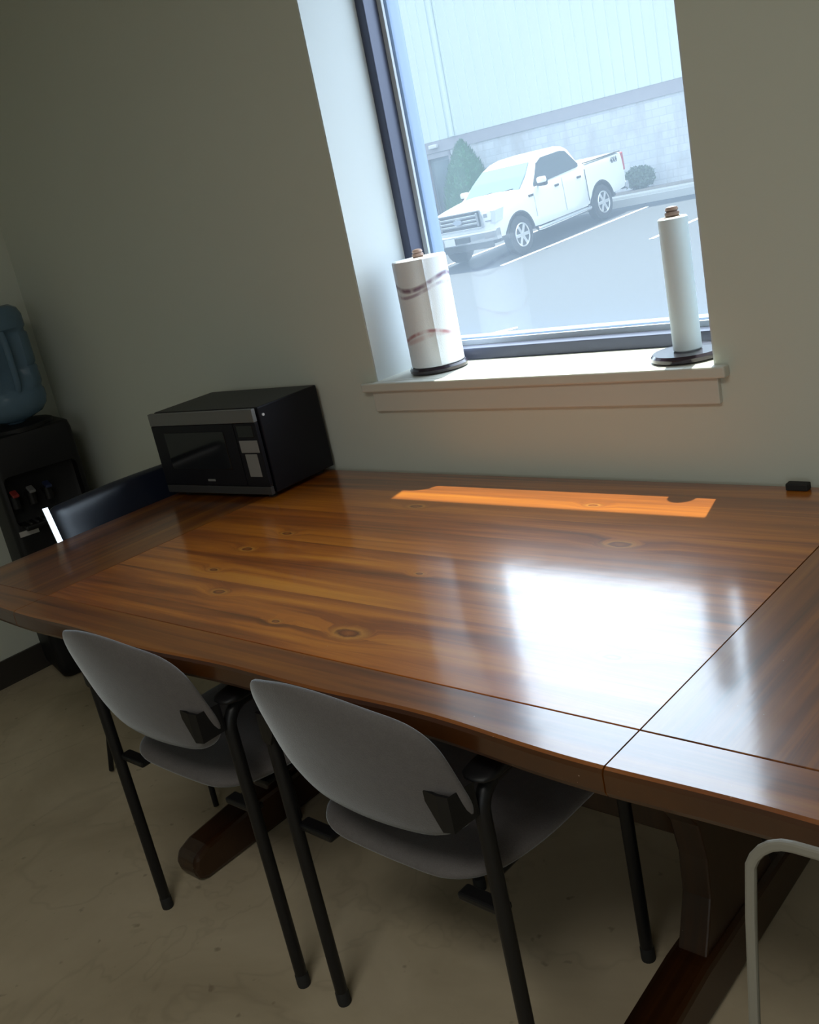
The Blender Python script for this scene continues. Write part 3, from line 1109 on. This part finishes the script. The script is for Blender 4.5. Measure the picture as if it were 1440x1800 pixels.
    b.box((2.0 * k, 0, 0.50), (5.4 * k, 1.5, 0.2))
    b.build('underbody', M['car_dark'], root)

    # wheels
    def wheel(x, s):
        w = MB()
        w.lathe([(0.25, -0.115), (0.30, -0.13), (0.37, -0.12), (0.40, -0.09), (0.40, 0.09), (0.37, 0.12), (0.30, 0.13), (0.25, 0.115)], (0, 0, 0), 36, 'y')
        wo_ = w.build('wheel', M['tyre'], root, smooth=True)
        wo_.location = (x, s * 0.86, 0.40)
        r = MB()
        r.lathe([(0.255, 0.06), (0.255, 0.125), (0.235, 0.135), (0.225, 0.12), (0.20, 0.03), (0.02, 0.03)], (0, 0, 0), 36, 'y')
        for i in range(6):
            a = 2 * PI * i / 6
            m_ = Matrix.Rotation(a, 3, 'Y')
            r.box(m_ @ Vector((0.125, 0.105, 0)), (0.22, 0.035, 0.075), 0.01, m_)
        r.lathe([(0.06, 0.09), (0.05, 0.135)], (0, 0, 0), 20, 'y')
        ro = r.build('rim', M['rim'], wo_, smooth=True)
        r = MB()
        r.lathe([(0.205, 0.04), (0.205, 0.06)], (0, 0, 0), 28, 'y')
        rd = r.build('brake_disc', M['car_dark'], wo_)
        if s < 0:
            ro.rotation_euler = (0, 0, PI)
            rd.rotation_euler = (0, 0, PI)
    for x in (0, 3.68 * k):
        for s in (1, -1):
            wheel(x, s)
            # dark arch lining
            b = MB()
            seg = 18
            rings = []
            for i in range(seg + 1):
                a = PI * i / seg
                rings.append([(x + rr * math.cos(a), s * yy, 0.42 + rr * math.sin(a)) for rr, yy in ((0.488, 0.60), (0.488, 0.985), (0.455, 0.985), (0.455, 0.60))])
            b.loft(rings)
            b.build('arch_liner', M['car_dark'], root, smooth=True)
    rot = Matrix.Rotation(1.524, 4, 'Z') @ Matrix(((math.cos(0.076), 0, -math.sin(0.076), 0), (0, 1, 0, 0), (math.sin(0.076), 0, math.cos(0.076), 0), (0, 0, 0, 1)))
    root.matrix_world = Matrix.Translation((-13.794, 18.156, 0.012)) @ rot
    return root


make_truck()

# ------------------------------------------------------------------ the table
ZT = 0.76
TH = 0.042
SXA, SXB = -2.182, -0.618       # leaf joints
XA, XB = -2.592, -0.208         # table ends
YA, YB = 0.862, 1.885           # front and back edges
YBR = 0.952                     # border joint near the front edge
table = thing('trestle_table', 'long glossy reddish-brown wooden trestle table under the window', 'table', (-1.4, 1.385, 0))
TL = Vector((-1.4, 1.385, 0))


def edge_y(x):
    """front edge wavers like a hand-shaped board"""
    return YA + 0.006 * math.sin(x * 5.1 + 0.6) + 0.004 * math.sin(x * 13.0 + 1.0) - 0.006 * max(0.0, -x - 1.5)


def board(name, x0, x1, yf, yb, m, parent, wavy=False, th=TH):
    """plank whose front/back may be wavy; rounded top front edge"""
    b = MB()
    n = max(2, int((x1 - x0) / 0.03)) if wavy else 1
    rings = []
    for i in range(n + 1):
        x = x0 + (x1 - x0) * i / n
        y0 = edge_y(x) if wavy else yf
        r = 0.008 if wavy else 0.0012
        ring = [(y0 + 0.004, ZT - th), (y0, ZT - th + 0.008), (y0, ZT - r), (y0 + r * 0.35, ZT - r * 0.3), (y0 + r, ZT), (yb - 0.0012, ZT), (yb, ZT - 0.0012), (yb, ZT - th)]
        rings.append([(x - TL.x, yy - TL.y, z) for yy, z in ring])
    b.loft(rings)
    o = b.build(name, m, parent)
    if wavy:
        o.data.materials.append(M['wood_edge_shade'])
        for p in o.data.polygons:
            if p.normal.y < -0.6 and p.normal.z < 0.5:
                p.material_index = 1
    return o


G = 0.0012
board('tabletop', SXA + G, SXB - G, YBR + G * 0.6, YB, M['wood'], table)
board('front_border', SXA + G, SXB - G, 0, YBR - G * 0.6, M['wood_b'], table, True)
for x0, x1 in ((XA, SXA - G), (SXB + G, XB)):
    lf = board('leaf', x0, x1, YBR + G * 0.6, YB, M['wood_y'], table)
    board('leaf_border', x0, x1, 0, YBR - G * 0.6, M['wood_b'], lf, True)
# trestles: shaped posts on feet, a stretcher and bearers
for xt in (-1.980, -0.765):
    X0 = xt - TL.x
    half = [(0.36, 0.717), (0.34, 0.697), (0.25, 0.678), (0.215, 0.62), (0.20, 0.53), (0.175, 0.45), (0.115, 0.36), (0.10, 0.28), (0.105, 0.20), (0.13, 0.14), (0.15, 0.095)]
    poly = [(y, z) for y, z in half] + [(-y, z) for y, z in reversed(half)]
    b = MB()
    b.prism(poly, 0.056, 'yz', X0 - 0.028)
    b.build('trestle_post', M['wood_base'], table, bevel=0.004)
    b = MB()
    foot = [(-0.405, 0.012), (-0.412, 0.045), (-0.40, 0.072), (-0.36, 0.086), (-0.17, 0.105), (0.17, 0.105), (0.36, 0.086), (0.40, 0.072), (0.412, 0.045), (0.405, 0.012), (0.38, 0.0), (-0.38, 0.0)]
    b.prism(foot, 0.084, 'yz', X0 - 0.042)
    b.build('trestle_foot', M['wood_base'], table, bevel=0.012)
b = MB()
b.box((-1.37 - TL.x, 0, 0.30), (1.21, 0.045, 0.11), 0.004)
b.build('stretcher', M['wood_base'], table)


# ------------------------------------------------------------------ cushions
def cushion(outline, th, curve, n_r=14, pw=3.2):
    """padded slab: outline is a list of (u,v); curve(u,v) offsets along w. returns list of rings for both faces"""
    b = MB()
    n = len(outline)
    cu = sum(p[0] for p in outline) / n
    cv = sum(p[1] for p in outline) / n

    def face(sign):
        rings = []
        for j in range(n_r + 1):
            s = math.sin(PI / 2 * j / n_r)
            w = th / 2 * (1 - s ** pw) ** 0.5 if s < 1 else 0.0
            ring = []
            for (u, v) in outline:
                uu = cu + (u - cu) * s
                vv = cv + (v - cv) * s
                ring.append((uu, vv, sign * w + curve(uu, vv)))
            rings.append(ring)
        return rings
    return b, face(1), face(-1), (cu, cv)


def pad_obj(name, outline, th, curve, to_xyz, m, parent, pw=3.2):
    b, F, Bk, c = cushion(outline, th, curve, pw=pw)
    n = len(outline)
    edge = [b.bm.verts.new(to_xyz(*p)) for p in F[-1]]
    for rings, s in ((F, 1), (Bk, -1)):
        cen = b.bm.verts.new(to_xyz(c[0], c[1], s * th / 2 + curve(*c)))
        prev = None
        for j in range(1, len(rings)):
            cur = edge if j == len(rings) - 1 else [b.bm.verts.new(to_xyz(*p)) for p in rings[j]]
            if prev is None:
                for i in range(n):
                    b.bm.faces.new((cen, cur[i], cur[(i + 1) % n]))
            else:
                for i in range(n):
                    b.bm.faces.new((prev[i], cur[i], cur[(i + 1) % n], prev[(i + 1) % n]))
            prev = cur
    o = b.build(name, m, parent)
    for p in o.data.polygons:
        p.use_smooth = True
    return o


def rounded(pts, r, n=6):
    """round the corners of a polygon; r one radius or one per corner"""
    out = []
    N = len(pts)
    for i in range(N):
        p0, p, p1 = Vector(pts[i - 1]), Vector(pts[i]), Vector(pts[(i + 1) % N])
        rr = r[i] if isinstance(r, (list, tuple)) else r
        a = (p0 - p).normalized()
        c = (p1 - p).normalized()
        A = p + a * rr
        C = p + c * rr
        for k in range(n + 1):
            t_ = k / n
            out.append(tuple((1 - t_) ** 2 * A + 2 * t_ * (1 - t_) * p + t_ ** 2 * C))
    return out


def resample(pts, n):
    P = [Vector(p) for p in pts]
    L = [0]
    for a, c in zip(P, P[1:] + P[:1]):
        L.append(L[-1] + (c - a).length)
    out = []
    j = 0
    for i in range(n):
        d = L[-1] * i / n
        while L[j + 1] < d:
            j += 1
        f = (d - L[j]) / max(1e-9, L[j + 1] - L[j])
        a, c = P[j], P[(j + 1) % len(P)]
        out.append(tuple(a + (c - a) * f))
    return out


# ------------------------------------------------------------------ grey guest chairs
def make_chair(label, loc, rz):
    """origin on the floor midway between the rear legs; y runs forward, under the table"""
    root = thing('guest_chair', label, 'chair', loc, rz, 'grey fabric guest chairs pushed under the table')
    HW = 0.245
    D = 0.395
    za = 0.645
    for s in (-1, 1):
        x = s * HW
        b = MB()
        b.tube([(x, 0, 0.012), (x, 0, za - 0.045)] + arc((x, 0.045, za - 0.045), 0.045, PI, PI / 2, 6) + [(x, 0.13, za)], 0.0128, 14)
        lg = b.build('leg', M['black_tube'], root, smooth=True)
        b = MB()
        b.lathe([(0.0135, 0.0), (0.0142, 0.005), (0.0138, 0.028), (0.0130, 0.030)], (x, 0, 0), 14)
        b.build('foot_cap', M['rubber'], lg, smooth=True)
        b = MB()
        xf = s * (HW - 0.035)
        b.tube([(x, 0.13, za), (xf, 0.25, za)] + arc((xf, D - 0.045, za - 0.045), 0.045, PI / 2, 0, 6) + [(xf, D, 0.012)], 0.0128, 14)
        lg = b.build('leg', M['black_tube'], root, smooth=True)
        b = MB()
        b.lathe([(0.0135, 0.0), (0.0142, 0.005), (0.0138, 0.028), (0.0130, 0.030)], (xf, D, 0), 14)
        b.build('foot_cap', M['rubber'], lg, smooth=True)
        # arm pad
        ol = resample(rounded([(-0.028, -0.012), (0.028, -0.012), (0.028, 0.24), (-0.028, 0.24)], 0.026), 36)
        pad_obj('armrest', ol, 0.026, lambda u, v: 0.0, lambda u, v, w, x=x: (x + u, v, za + 0.018 + w), M['black_plastic'], root)
        # plate joining the back to the leg
        b = MB()
        rings = []
        yp = 1.0 if s > 0 else 0.24
        for px_, py_, z0_, z1_ in ((x + s * 0.006, -0.012, 0.608, 0.664), (x - s * 0.002, -0.056 * yp, 0.604, 0.664), (x - s * 0.020, -0.061 * yp, 0.604, 0.666), (x - s * 0.044, -0.061 * yp, 0.650, 0.669)):
            rings.append([(px_, py_, z0_), (px_, py_, z1_), (px_, py_ - 0.005, z1_), (px_, py_ - 0.005, z0_)])
        b.loft(rings)
        b.build('back_bracket', M['black_tube'], root)
        for yb_ in (0.014, D - 0.014):
            b = MB()
            b.box((x - s * 0.05, yb_, 0.415), (0.09, 0.028, 0.014), 0.004)
            b.build('seat_bracket', M['black_tube'], root)
    # backrest, reclined: v up the back, w across its thickness
    ol = rounded([(-0.150, 0.0), (0.150, 0.0), (0.220, 0.055), (0.204, 0.232), (0.0, 0.297), (-0.204, 0.232), (-0.220, 0.055)],
                 [0.045, 0.045, 0.040, 0.065, 0.11, 0.065, 0.040], 7)
    ol = resample(ol, 96)

    def bx(u, v, w):
        a = 0.265
        return (u + 0.038, -0.036 - math.sin(a) * v + math.cos(a) * w, 0.550 + math.cos(a) * v + math.sin(a) * w)
    pad_obj('backrest', ol, 0.042, lambda u, v: 0.66 * u * u, bx, M['fabric'], root)
    # seat
    ol = rounded([(-0.19, -0.005), (0.19, -0.005), (0.225, 0.16), (0.225, 0.43), (-0.225, 0.43), (-0.225, 0.16)], [0.095, 0.095, 0.065, 0.09, 0.09, 0.065], 7)
    ol = resample(ol, 96)
    pad_obj('seat', ol, 0.062, lambda u, v: 0.25 * u * u + 0.16 * (v - 0.2) ** 2 * (1 if v < 0.2 else -0.6), lambda u, v, w: (u, v, 0.435 + w), M['fabric'], root)
    b = MB()
    b.box((0, 0.22, 0.402), (0.34, 0.26, 0.014), 0.005)
    b.build('seat_pan', M['black_plastic'], root)
    return root


make_chair('grey fabric chair with black tube legs, further left, beside the glossy black chair', (-1.708, 0.888, 0), 0.0)
make_chair('grey fabric chair with black tube legs, nearest the camera, beside the cream metal frame', (-1.107, 0.892, 0), -0.02)

# ------------------------------------------------------------------ black chair at the head of the table
hc = thing('black_chair', 'black chair with glossy backrest and thin legs at the left end of the table', 'chair', (-2.4, 1.46, 0))
HL = Vector((-2.4, 1.46, 0))


def hl(p):
    return tuple(Vector(p) - HL)


for yl, yt in ((1.18, 1.235), (1.74, 1.685)):
    b = MB()
    b.tube([hl(p) for p in ((-2.672, yl, 0.008), (-2.640, yl + (yt - yl) * .3, 0.16), (-2.618, yt, 0.32), (-2.622, yt, 0.45), (-2.648, yt, 0.62), (-2.668, yt, 0.74))], 0.008, 10)
    b.build('leg', M['black_tube'], hc, smooth=True)
    b = MB()
    b.tube([hl(p) for p in ((-2.175, yl + 0.03, 0.008), (-2.21, yt, 0.30), (-2.24, yt, 0.42), (-2.30, yt, 0.435), (-2.618, yt, 0.43))], 0.008, 10)
    b.build('leg', M['black_tube'], hc, smooth=True)
ol = resample(rounded([(-0.23, -0.26), (0.21, -0.25), (0.21, 0.25), (-0.23, 0.26)], 0.07), 64)
pad_obj('seat', ol, 0.03, lambda u, v: 0.0, lambda u, v, w: (u + hl((-2.40, 0, 0))[0], v, 0.458 + w), M['gloss_black'], hc)
ol = resample(rounded([(-0.262, 0.0), (0.262, 0.0), (0.246, 0.30), (-0.246, 0.30)], [0.06, 0.06, 0.028, 0.028]), 96)
pad_obj('backrest', ol, 0.03, lambda u, v: 0.22 * u * u, lambda u, v, w: (-0.190 - 0.32 * v + w, u + 0.025, 0.545 + v - 0.3 * w), M['gloss_black'], hc, pw=14)

# polished flat uprights along both sides of the backrest
for y_t, y_b in ((1.232, 1.207), (1.738, 1.763)):
    top = Vector((-2.662, y_t, 0.850))
    bot = Vector((-2.520, y_b, 0.530))
    dvec = (top - bot).normalized()
    nrm = Vector((dvec.z, 0.06, -dvec.x)).normalized()
    wv = dvec.cross(nrm).normalized()
    b = MB()
    rings = []
    for p_ in (bot, top):
        rings.append([hl(p_ + wv * a_ * 0.0085 + nrm * c_ * 0.002) for a_, c_ in ((-1, -1), (1, -1), (1, 1), (-1, 1))])
    b.loft(rings)
    o = b.build('back_upright', M['polished'], hc)
    tag(o, 'bright polished upright')

# ------------------------------------------------------------------ cream metal chair, bottom right
cc = thing('metal_chair', 'cream metal chair frame standing at the table, lower right corner', 'chair', (-0.15, 0.76, 0))
CL = Vector((-0.15, 0.76, 0))


def flat_bar(pts, w, d, wdir):
    """rectangular bar swept along pts in a tilted plane"""
    P = [Vector(p) for p in pts]
    rings = []
    for i, p in enumerate(P):
        if i == 0:
            t_ = P[1] - P[0]
        elif i == len(P) - 1:
            t_ = P[-1] - P[-2]
        else:
            t_ = (P[i + 1] - p).normalized() + (p - P[i - 1]).normalized()
        t_.normalize()
        nrm = Vector(wdir).normalized()
        u = t_.cross(nrm).normalized()
        rings.append([tuple(p + u * w / 2 * a + nrm * d / 2 * c) for a, c in ((-1, -1), (1, -1), (1, 1), (-1, 1))])
    return rings


def cream(p):
    return tuple(Vector(p) - CL)


xl, xr, ztop = -0.396, 0.104, 0.792
tilt = lambda z: 0.775 - 0.0 + (z - 0.78) * 0.16
path = []
for z in (0.01, 0.3, 0.6, 0.70):
    path.append((xl, tilt(z), z))
rr = 0.045
for i in range(1, 7):
    a = PI - PI / 2 * i / 6
    path.append((xl + rr + rr * math.cos(a), tilt(ztop - rr + rr * math.sin(a)), ztop - rr + rr * math.sin(a)))
for i in range(0, 7):
    a = PI / 2 - PI / 2 * i / 6
    path.append((xr - rr + rr * math.cos(a), tilt(ztop - rr + rr * math.sin(a)), ztop - rr + rr * math.sin(a)))
for z in (0.70, 0.6, 0.3, 0.01):
    path.append((xr, tilt(z), z))
b = MB()
b.loft(flat_bar([cream(p) for p in path], 0.0115, 0.009, (0, 1, -0.16)))
b.build('back_frame', M['cream_metal'], cc, bevel=0.003)
for x in (xl + 0.03, xr - 0.03):
    b = MB()
    b.tube([cream((x, 1.10, 0.008)), cream((x, 1.08, 0.44))], 0.010, 10)
    b.build('leg', M['black_tube'], cc, smooth=True)
b = MB()
b.box(cream((-0.135, 0.91, 0.452)), (0.40, 0.40, 0.022), 0.009)
b.build('seat', M['black_plastic'], cc)
for x_, xs in ((xl, xl + 0.07), (xr, xr - 0.07)):
    b = MB()
    b.tube([cream((x_, tilt(0.44), 0.44)), cream((xs, 0.80, 0.436)), cream((xs, 1.08, 0.436))], 0.007, 8)
    b.build('seat_rail', M['cream_metal'], cc, smooth=True)

# ------------------------------------------------------------------ microwave
mw = thing('microwave_oven', 'black countertop microwave oven with silver top strip on the left of the table', 'microwave', (-2.128, 1.628, ZT), 0.066)
W_, D_, H_ = 0.462, 0.262, 0.247
z0 = 0.014
b = MB()
b.box((-W_ / 2, D_ / 2 + 0.01, z0 + H_ / 2), (W_, D_ - 0.02, H_), 0.004)
b.build('housing', M['appliance'], mw)
yf = 0.0
zz = lambda f: z0 + H_ * f


def fr_box(name, x0, x1, f0, f1, th, m, parent=mw, y=0.0, bev=0.0015):
    b_ = MB()
    b_.box((-W_ + W_ * (x0 + x1) / 2, y + 0.01 - th / 2, (zz(f0) + zz(f1)) / 2), (W_ * (x1 - x0), th, zz(f1) - zz(f0)), bev)
    return b_.build(name, m, parent)


fr_box('top_strip', 0.0, 1.0, 0.85, 1.0, 0.014, M['silver'])
door = fr_box('door', 0.0, 0.80, 0.10, 0.845, 0.013, M['appliance'])
fr_box('door_window', 0.12, 0.70, 0.30, 0.76, 0.015, M['door_glass'], door)
fr_box('badge', 0.44, 0.51, 0.155, 0.182, 0.0145, M['silver2'], door, bev=0.0005)
pan = fr_box('control_panel', 0.805, 1.0, 0.10, 0.845, 0.013, M['appliance'])
fr_box('display', 0.83, 0.97, 0.68, 0.82, 0.0145, M['door_glass'], pan)
fr_box('keypad', 0.825, 0.985, 0.50, 0.645, 0.0145, M['silver2'], pan)
fr_box('door_button', 0.85, 0.955, 0.215, 0.485, 0.0145, M['silver2'], pan)
fr_box('bottom_strip', 0.0, 1.0, 0.0, 0.095, 0.013, M['dark_silver'])
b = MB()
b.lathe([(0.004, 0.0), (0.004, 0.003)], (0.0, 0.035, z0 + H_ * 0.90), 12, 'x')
b.build('white_dot', M['white'], mw)  # white disc paints in a small specular dot
for x in (-W_ + 0.05, -0.04):
    for y in (0.035, D_ - 0.03):
        b = MB()
        b.lathe([(0.013, 0.0), (0.011, 0.0145)], (x, y, 0), 14)
        b.build('foot', M['rubber'], mw)

# small dark thing at the back of the table
b = MB()
b.box((0, 0, 0.0075), (0.045, 0.022, 0.015), 0.003)
so = b.build('small_case', M['rubber'])
so.location = (-0.758, 1.868, ZT)
tag(so, 'small black case lying on the table against the wall, right of the window', 'case')

# ------------------------------------------------------------------ paper towel holders on the sill


def towel_holder(loc, label):
    root = thing('paper_towel_holder', label, 'paper towel holder', loc)
    b = MB()
    b.lathe([(0.070, 0.0), (0.080, 0.004), (0.081, 0.012), (0.076, 0.018), (0.035, 0.0185)], seg=40)
    b.build('base', M['dark_holder'], root, smooth=True)
    b = MB()
    b.lathe([(0.0075, 0.018), (0.0075, 0.302)], seg=14)
    b.build('rod', M['finial'], root, smooth=True)
    b = MB()
    b.lathe([(0.008, 0.300), (0.013, 0.304), (0.016, 0.309), (0.015, 0.314), (0.012, 0.316), (0.0145, 0.319), (0.012, 0.324), (0.003, 0.326)], seg=20)
    b.build('finial', M['finial'], root, smooth=True)
    return root


def hollow_roll(name, r, ri, h, m, loc, label, sheet=False):
    b = MB()
    seg = 56
    prof = [(ri, 0.0), (r - 0.003, 0.0), (r, 0.003), (r, h - 0.003), (r - 0.003, h), (ri, h)]
    rings = []
    for k_ in range(seg):
        a = 2 * PI * k_ / seg
        rings.append([(rr_ * math.cos(a), rr_ * math.sin(a), z_) for rr_, z_ in prof])
    V = [[b.bm.verts.new(p) for p in ring] for ring in rings]
    n = len(prof)
    for i in range(seg):
        A, B = V[i], V[(i + 1) % seg]
        for j in range(n):
            b.bm.faces.new((A[j], A[(j + 1) % n], B[(j + 1) % n], B[j]))
    o = b.build(name, m, smooth=True)
    o.location = loc
    tag(o, label, 'paper towel roll')
    b = MB()
    prof = [(ri - 0.0016, 0.0), (ri, 0.0), (ri, h), (ri - 0.0016, h)]
    V = [[b.bm.verts.new((rr_ * math.cos(2 * PI * k_ / 32), rr_ * math.sin(2 * PI * k_ / 32), z_ + 0.0005)) for rr_, z_ in prof] for k_ in range(32)]
    for i in range(32):
        A, B = V[i], V[(i + 1) % 32]
        for j in range(4):
            b.bm.faces.new((A[j], A[(j + 1) % 4], B[(j + 1) % 4], B[j]))
    b.build('core', M['card'], o)
    if sheet:
        b = MB()
        rings = []
        for i in range(9):
            a = -1.9 + 1.15 * i / 8
            rq = r + 0.0008 + (0.004 if i == 8 else 0)
            rings.append([(rq * math.cos(a), rq * math.sin(a), 0.002), ((rq + 0.0012) * math.cos(a), (rq + 0.0012) * math.sin(a), 0.002),
                          ((rq + 0.0012) * math.cos(a), (rq + 0.0012) * math.sin(a), h - 0.002), (rq * math.cos(a), rq * math.sin(a), h - 0.002)])
        b.loft(rings)
        b.build('loose_sheet', m, o, smooth=True)
    return o


LH = (-1.775, 2.018, ZS)
RH = (-1.022, 1.985, ZS)
towel_holder(LH, 'dark round towel stand with wooden knob under the full roll, left on the sill')
towel_holder(RH, 'dark round towel stand with wooden knob under the thin roll, right on the sill')
hollow_roll('paper_towel_roll', 0.073, 0.019, 0.285, M['towel'], (LH[0], LH[1], ZS + 0.0188), 'full white paper towel roll with purple and red swirls on the window sill', True)
hollow_roll('paper_towel_roll', 0.031, 0.019, 0.285, M['paper'], (RH[0], RH[1], ZS + 0.0188), 'thin nearly empty plain white paper towel roll on the window sill')

# ------------------------------------------------------------------ water cooler and bottle
CZ = 0.966
wc = thing('water_cooler', 'black free-standing water cooler against the left wall behind the table', 'water cooler', (-3.455, 1.628, 0), -0.24)
# local frame: +x is the front normal, y along the front, origin at the front face centre
CW, CD = 0.318, 0.262
b = MB()
ol = rounded([(0.0, -CW / 2), (0.0, CW / 2), (-CD, CW / 2), (-CD, -CW / 2)], 0.03, 5)


def cring(z, ins):
    return [((x + CD / 2) * (1 - 2 * ins / CD) - CD / 2, y * (1 - 2 * ins / CW), z) for x, y in ol]


b.loft([cring(0.0, 0.03), cring(0.012, 0.012), cring(0.035, 0.002), cring(0.06, 0.0), cring(CZ - 0.03, 0.0), cring(CZ - 0.006, 0.004), cring(CZ, 0.012)])
body = b.build('body', M['black_plastic'], wc, smooth=True)
c = MB()
c.box((-0.0, 0.0, 0.725), (0.10, 0.27, 0.19), 0.02)
co = c.build('cut', M['black_plastic'], wc)
boolean_cut(body, [co])
for p in body.data.polygons:
    p.use_smooth = True
body.data.set_sharp_from_angle(angle=math.radians(35))
b = MB()
b.box((0.005, 0, 0.628), (0.10, 0.24, 0.02), 0.006)
tr = b.build('drip_tray', M['black_plastic'], wc)
b = MB()
for i in range(9):
    b.box((0.005, -0.096 + 0.024 * i, 0.640), (0.08, 0.007, 0.005))
b.build('grate', M['dark_silver'], tr)
b = MB()
b.box((0.0015, -0.105, 0.603), (0.003, 0.070, 0.020))
b.build('label_plate', M['label'], wc)
for y, m in ((-0.115, 'red'), (-0.055, 'grey_lever'), (0.005, 'blue')):
    b = MB()
    b.lathe([(0.017, 0.0), (0.015, 0.045)], (-0.005, y, 0.700), 14)
    b.tube([(-0.05, y, 0.735), (-0.005, y, 0.735)], 0.016, 12)
    tp_ = b.build('tap', M['black_plastic'], wc, smooth=True)
    b = MB()
    b.box((0.014, y, 0.757), (0.050, 0.024, 0.012), 0.004, Matrix.Rotation(0.25, 3, 'Y'))
    b.build('tap_lever', M[m], tp_)
b = MB()
b.lathe([(0.128, CZ - 0.004), (0.128, CZ + 0.012), (0.115, CZ + 0.018), (0.07, CZ + 0.018)], (-CD / 2, 0, 0), 36)
b.build('collar', M['black_plastic'], wc, smooth=True)

bt = thing('water_bottle', 'translucent blue five gallon water bottle upside down on the black cooler', 'water bottle', (-3.582, 1.659, CZ + 0.018), -0.24)
b = MB()
r0 = 0.132
prof = [(0.03, 0.0005), (0.034, 0.006), (0.06, 0.012), (0.105, 0.030), (0.126, 0.055), (r0, 0.08), (r0, 0.105), (r0 - 0.006, 0.115), (r0 - 0.006, 0.122), (r0, 0.132),
        (r0, 0.19), (r0 - 0.005, 0.20), (r0, 0.21), (r0, 0.315), (r0 - 0.007, 0.325), (r0 - 0.007, 0.333), (r0, 0.343), (r0, 0.385), (r0 - 0.010, 0.410), (r0 - 0.035, 0.426), (0.05, 0.424), (0.01, 0.418)]
prof = [(r_, z_ * 1.0) for r_, z_ in prof]
b.lathe(prof, seg=64)
# handle recess pressed into one side
for v in b.bm.verts:
    a = math.atan2(v.co.y, v.co.x)
    da = abs((a - 0.15 + PI) % (2 * PI) - PI)
    fz = max(0.0, 1 - ((v.co.z - 0.23) / 0.11) ** 4)
    fa = max(0.0, 1 - (da / 0.55) ** 4)
    k_ = 1 - 0.36 * fz * fa
    v.co.x *= k_
    v.co.y *= k_
bot = b.build('shell', M['water'], bt, smooth=True)
b = MB()
ca, sa = math.cos(0.15), math.sin(0.15)
b.tube([(ca * q, sa * q, z_) for q, z_ in ((0.112, 0.118), (0.126, 0.14), (0.131, 0.17), (0.132, 0.23), (0.131, 0.29), (0.126, 0.32), (0.112, 0.342))], 0.012, 12)
b.build('handle', M['water'], bt, smooth=True)
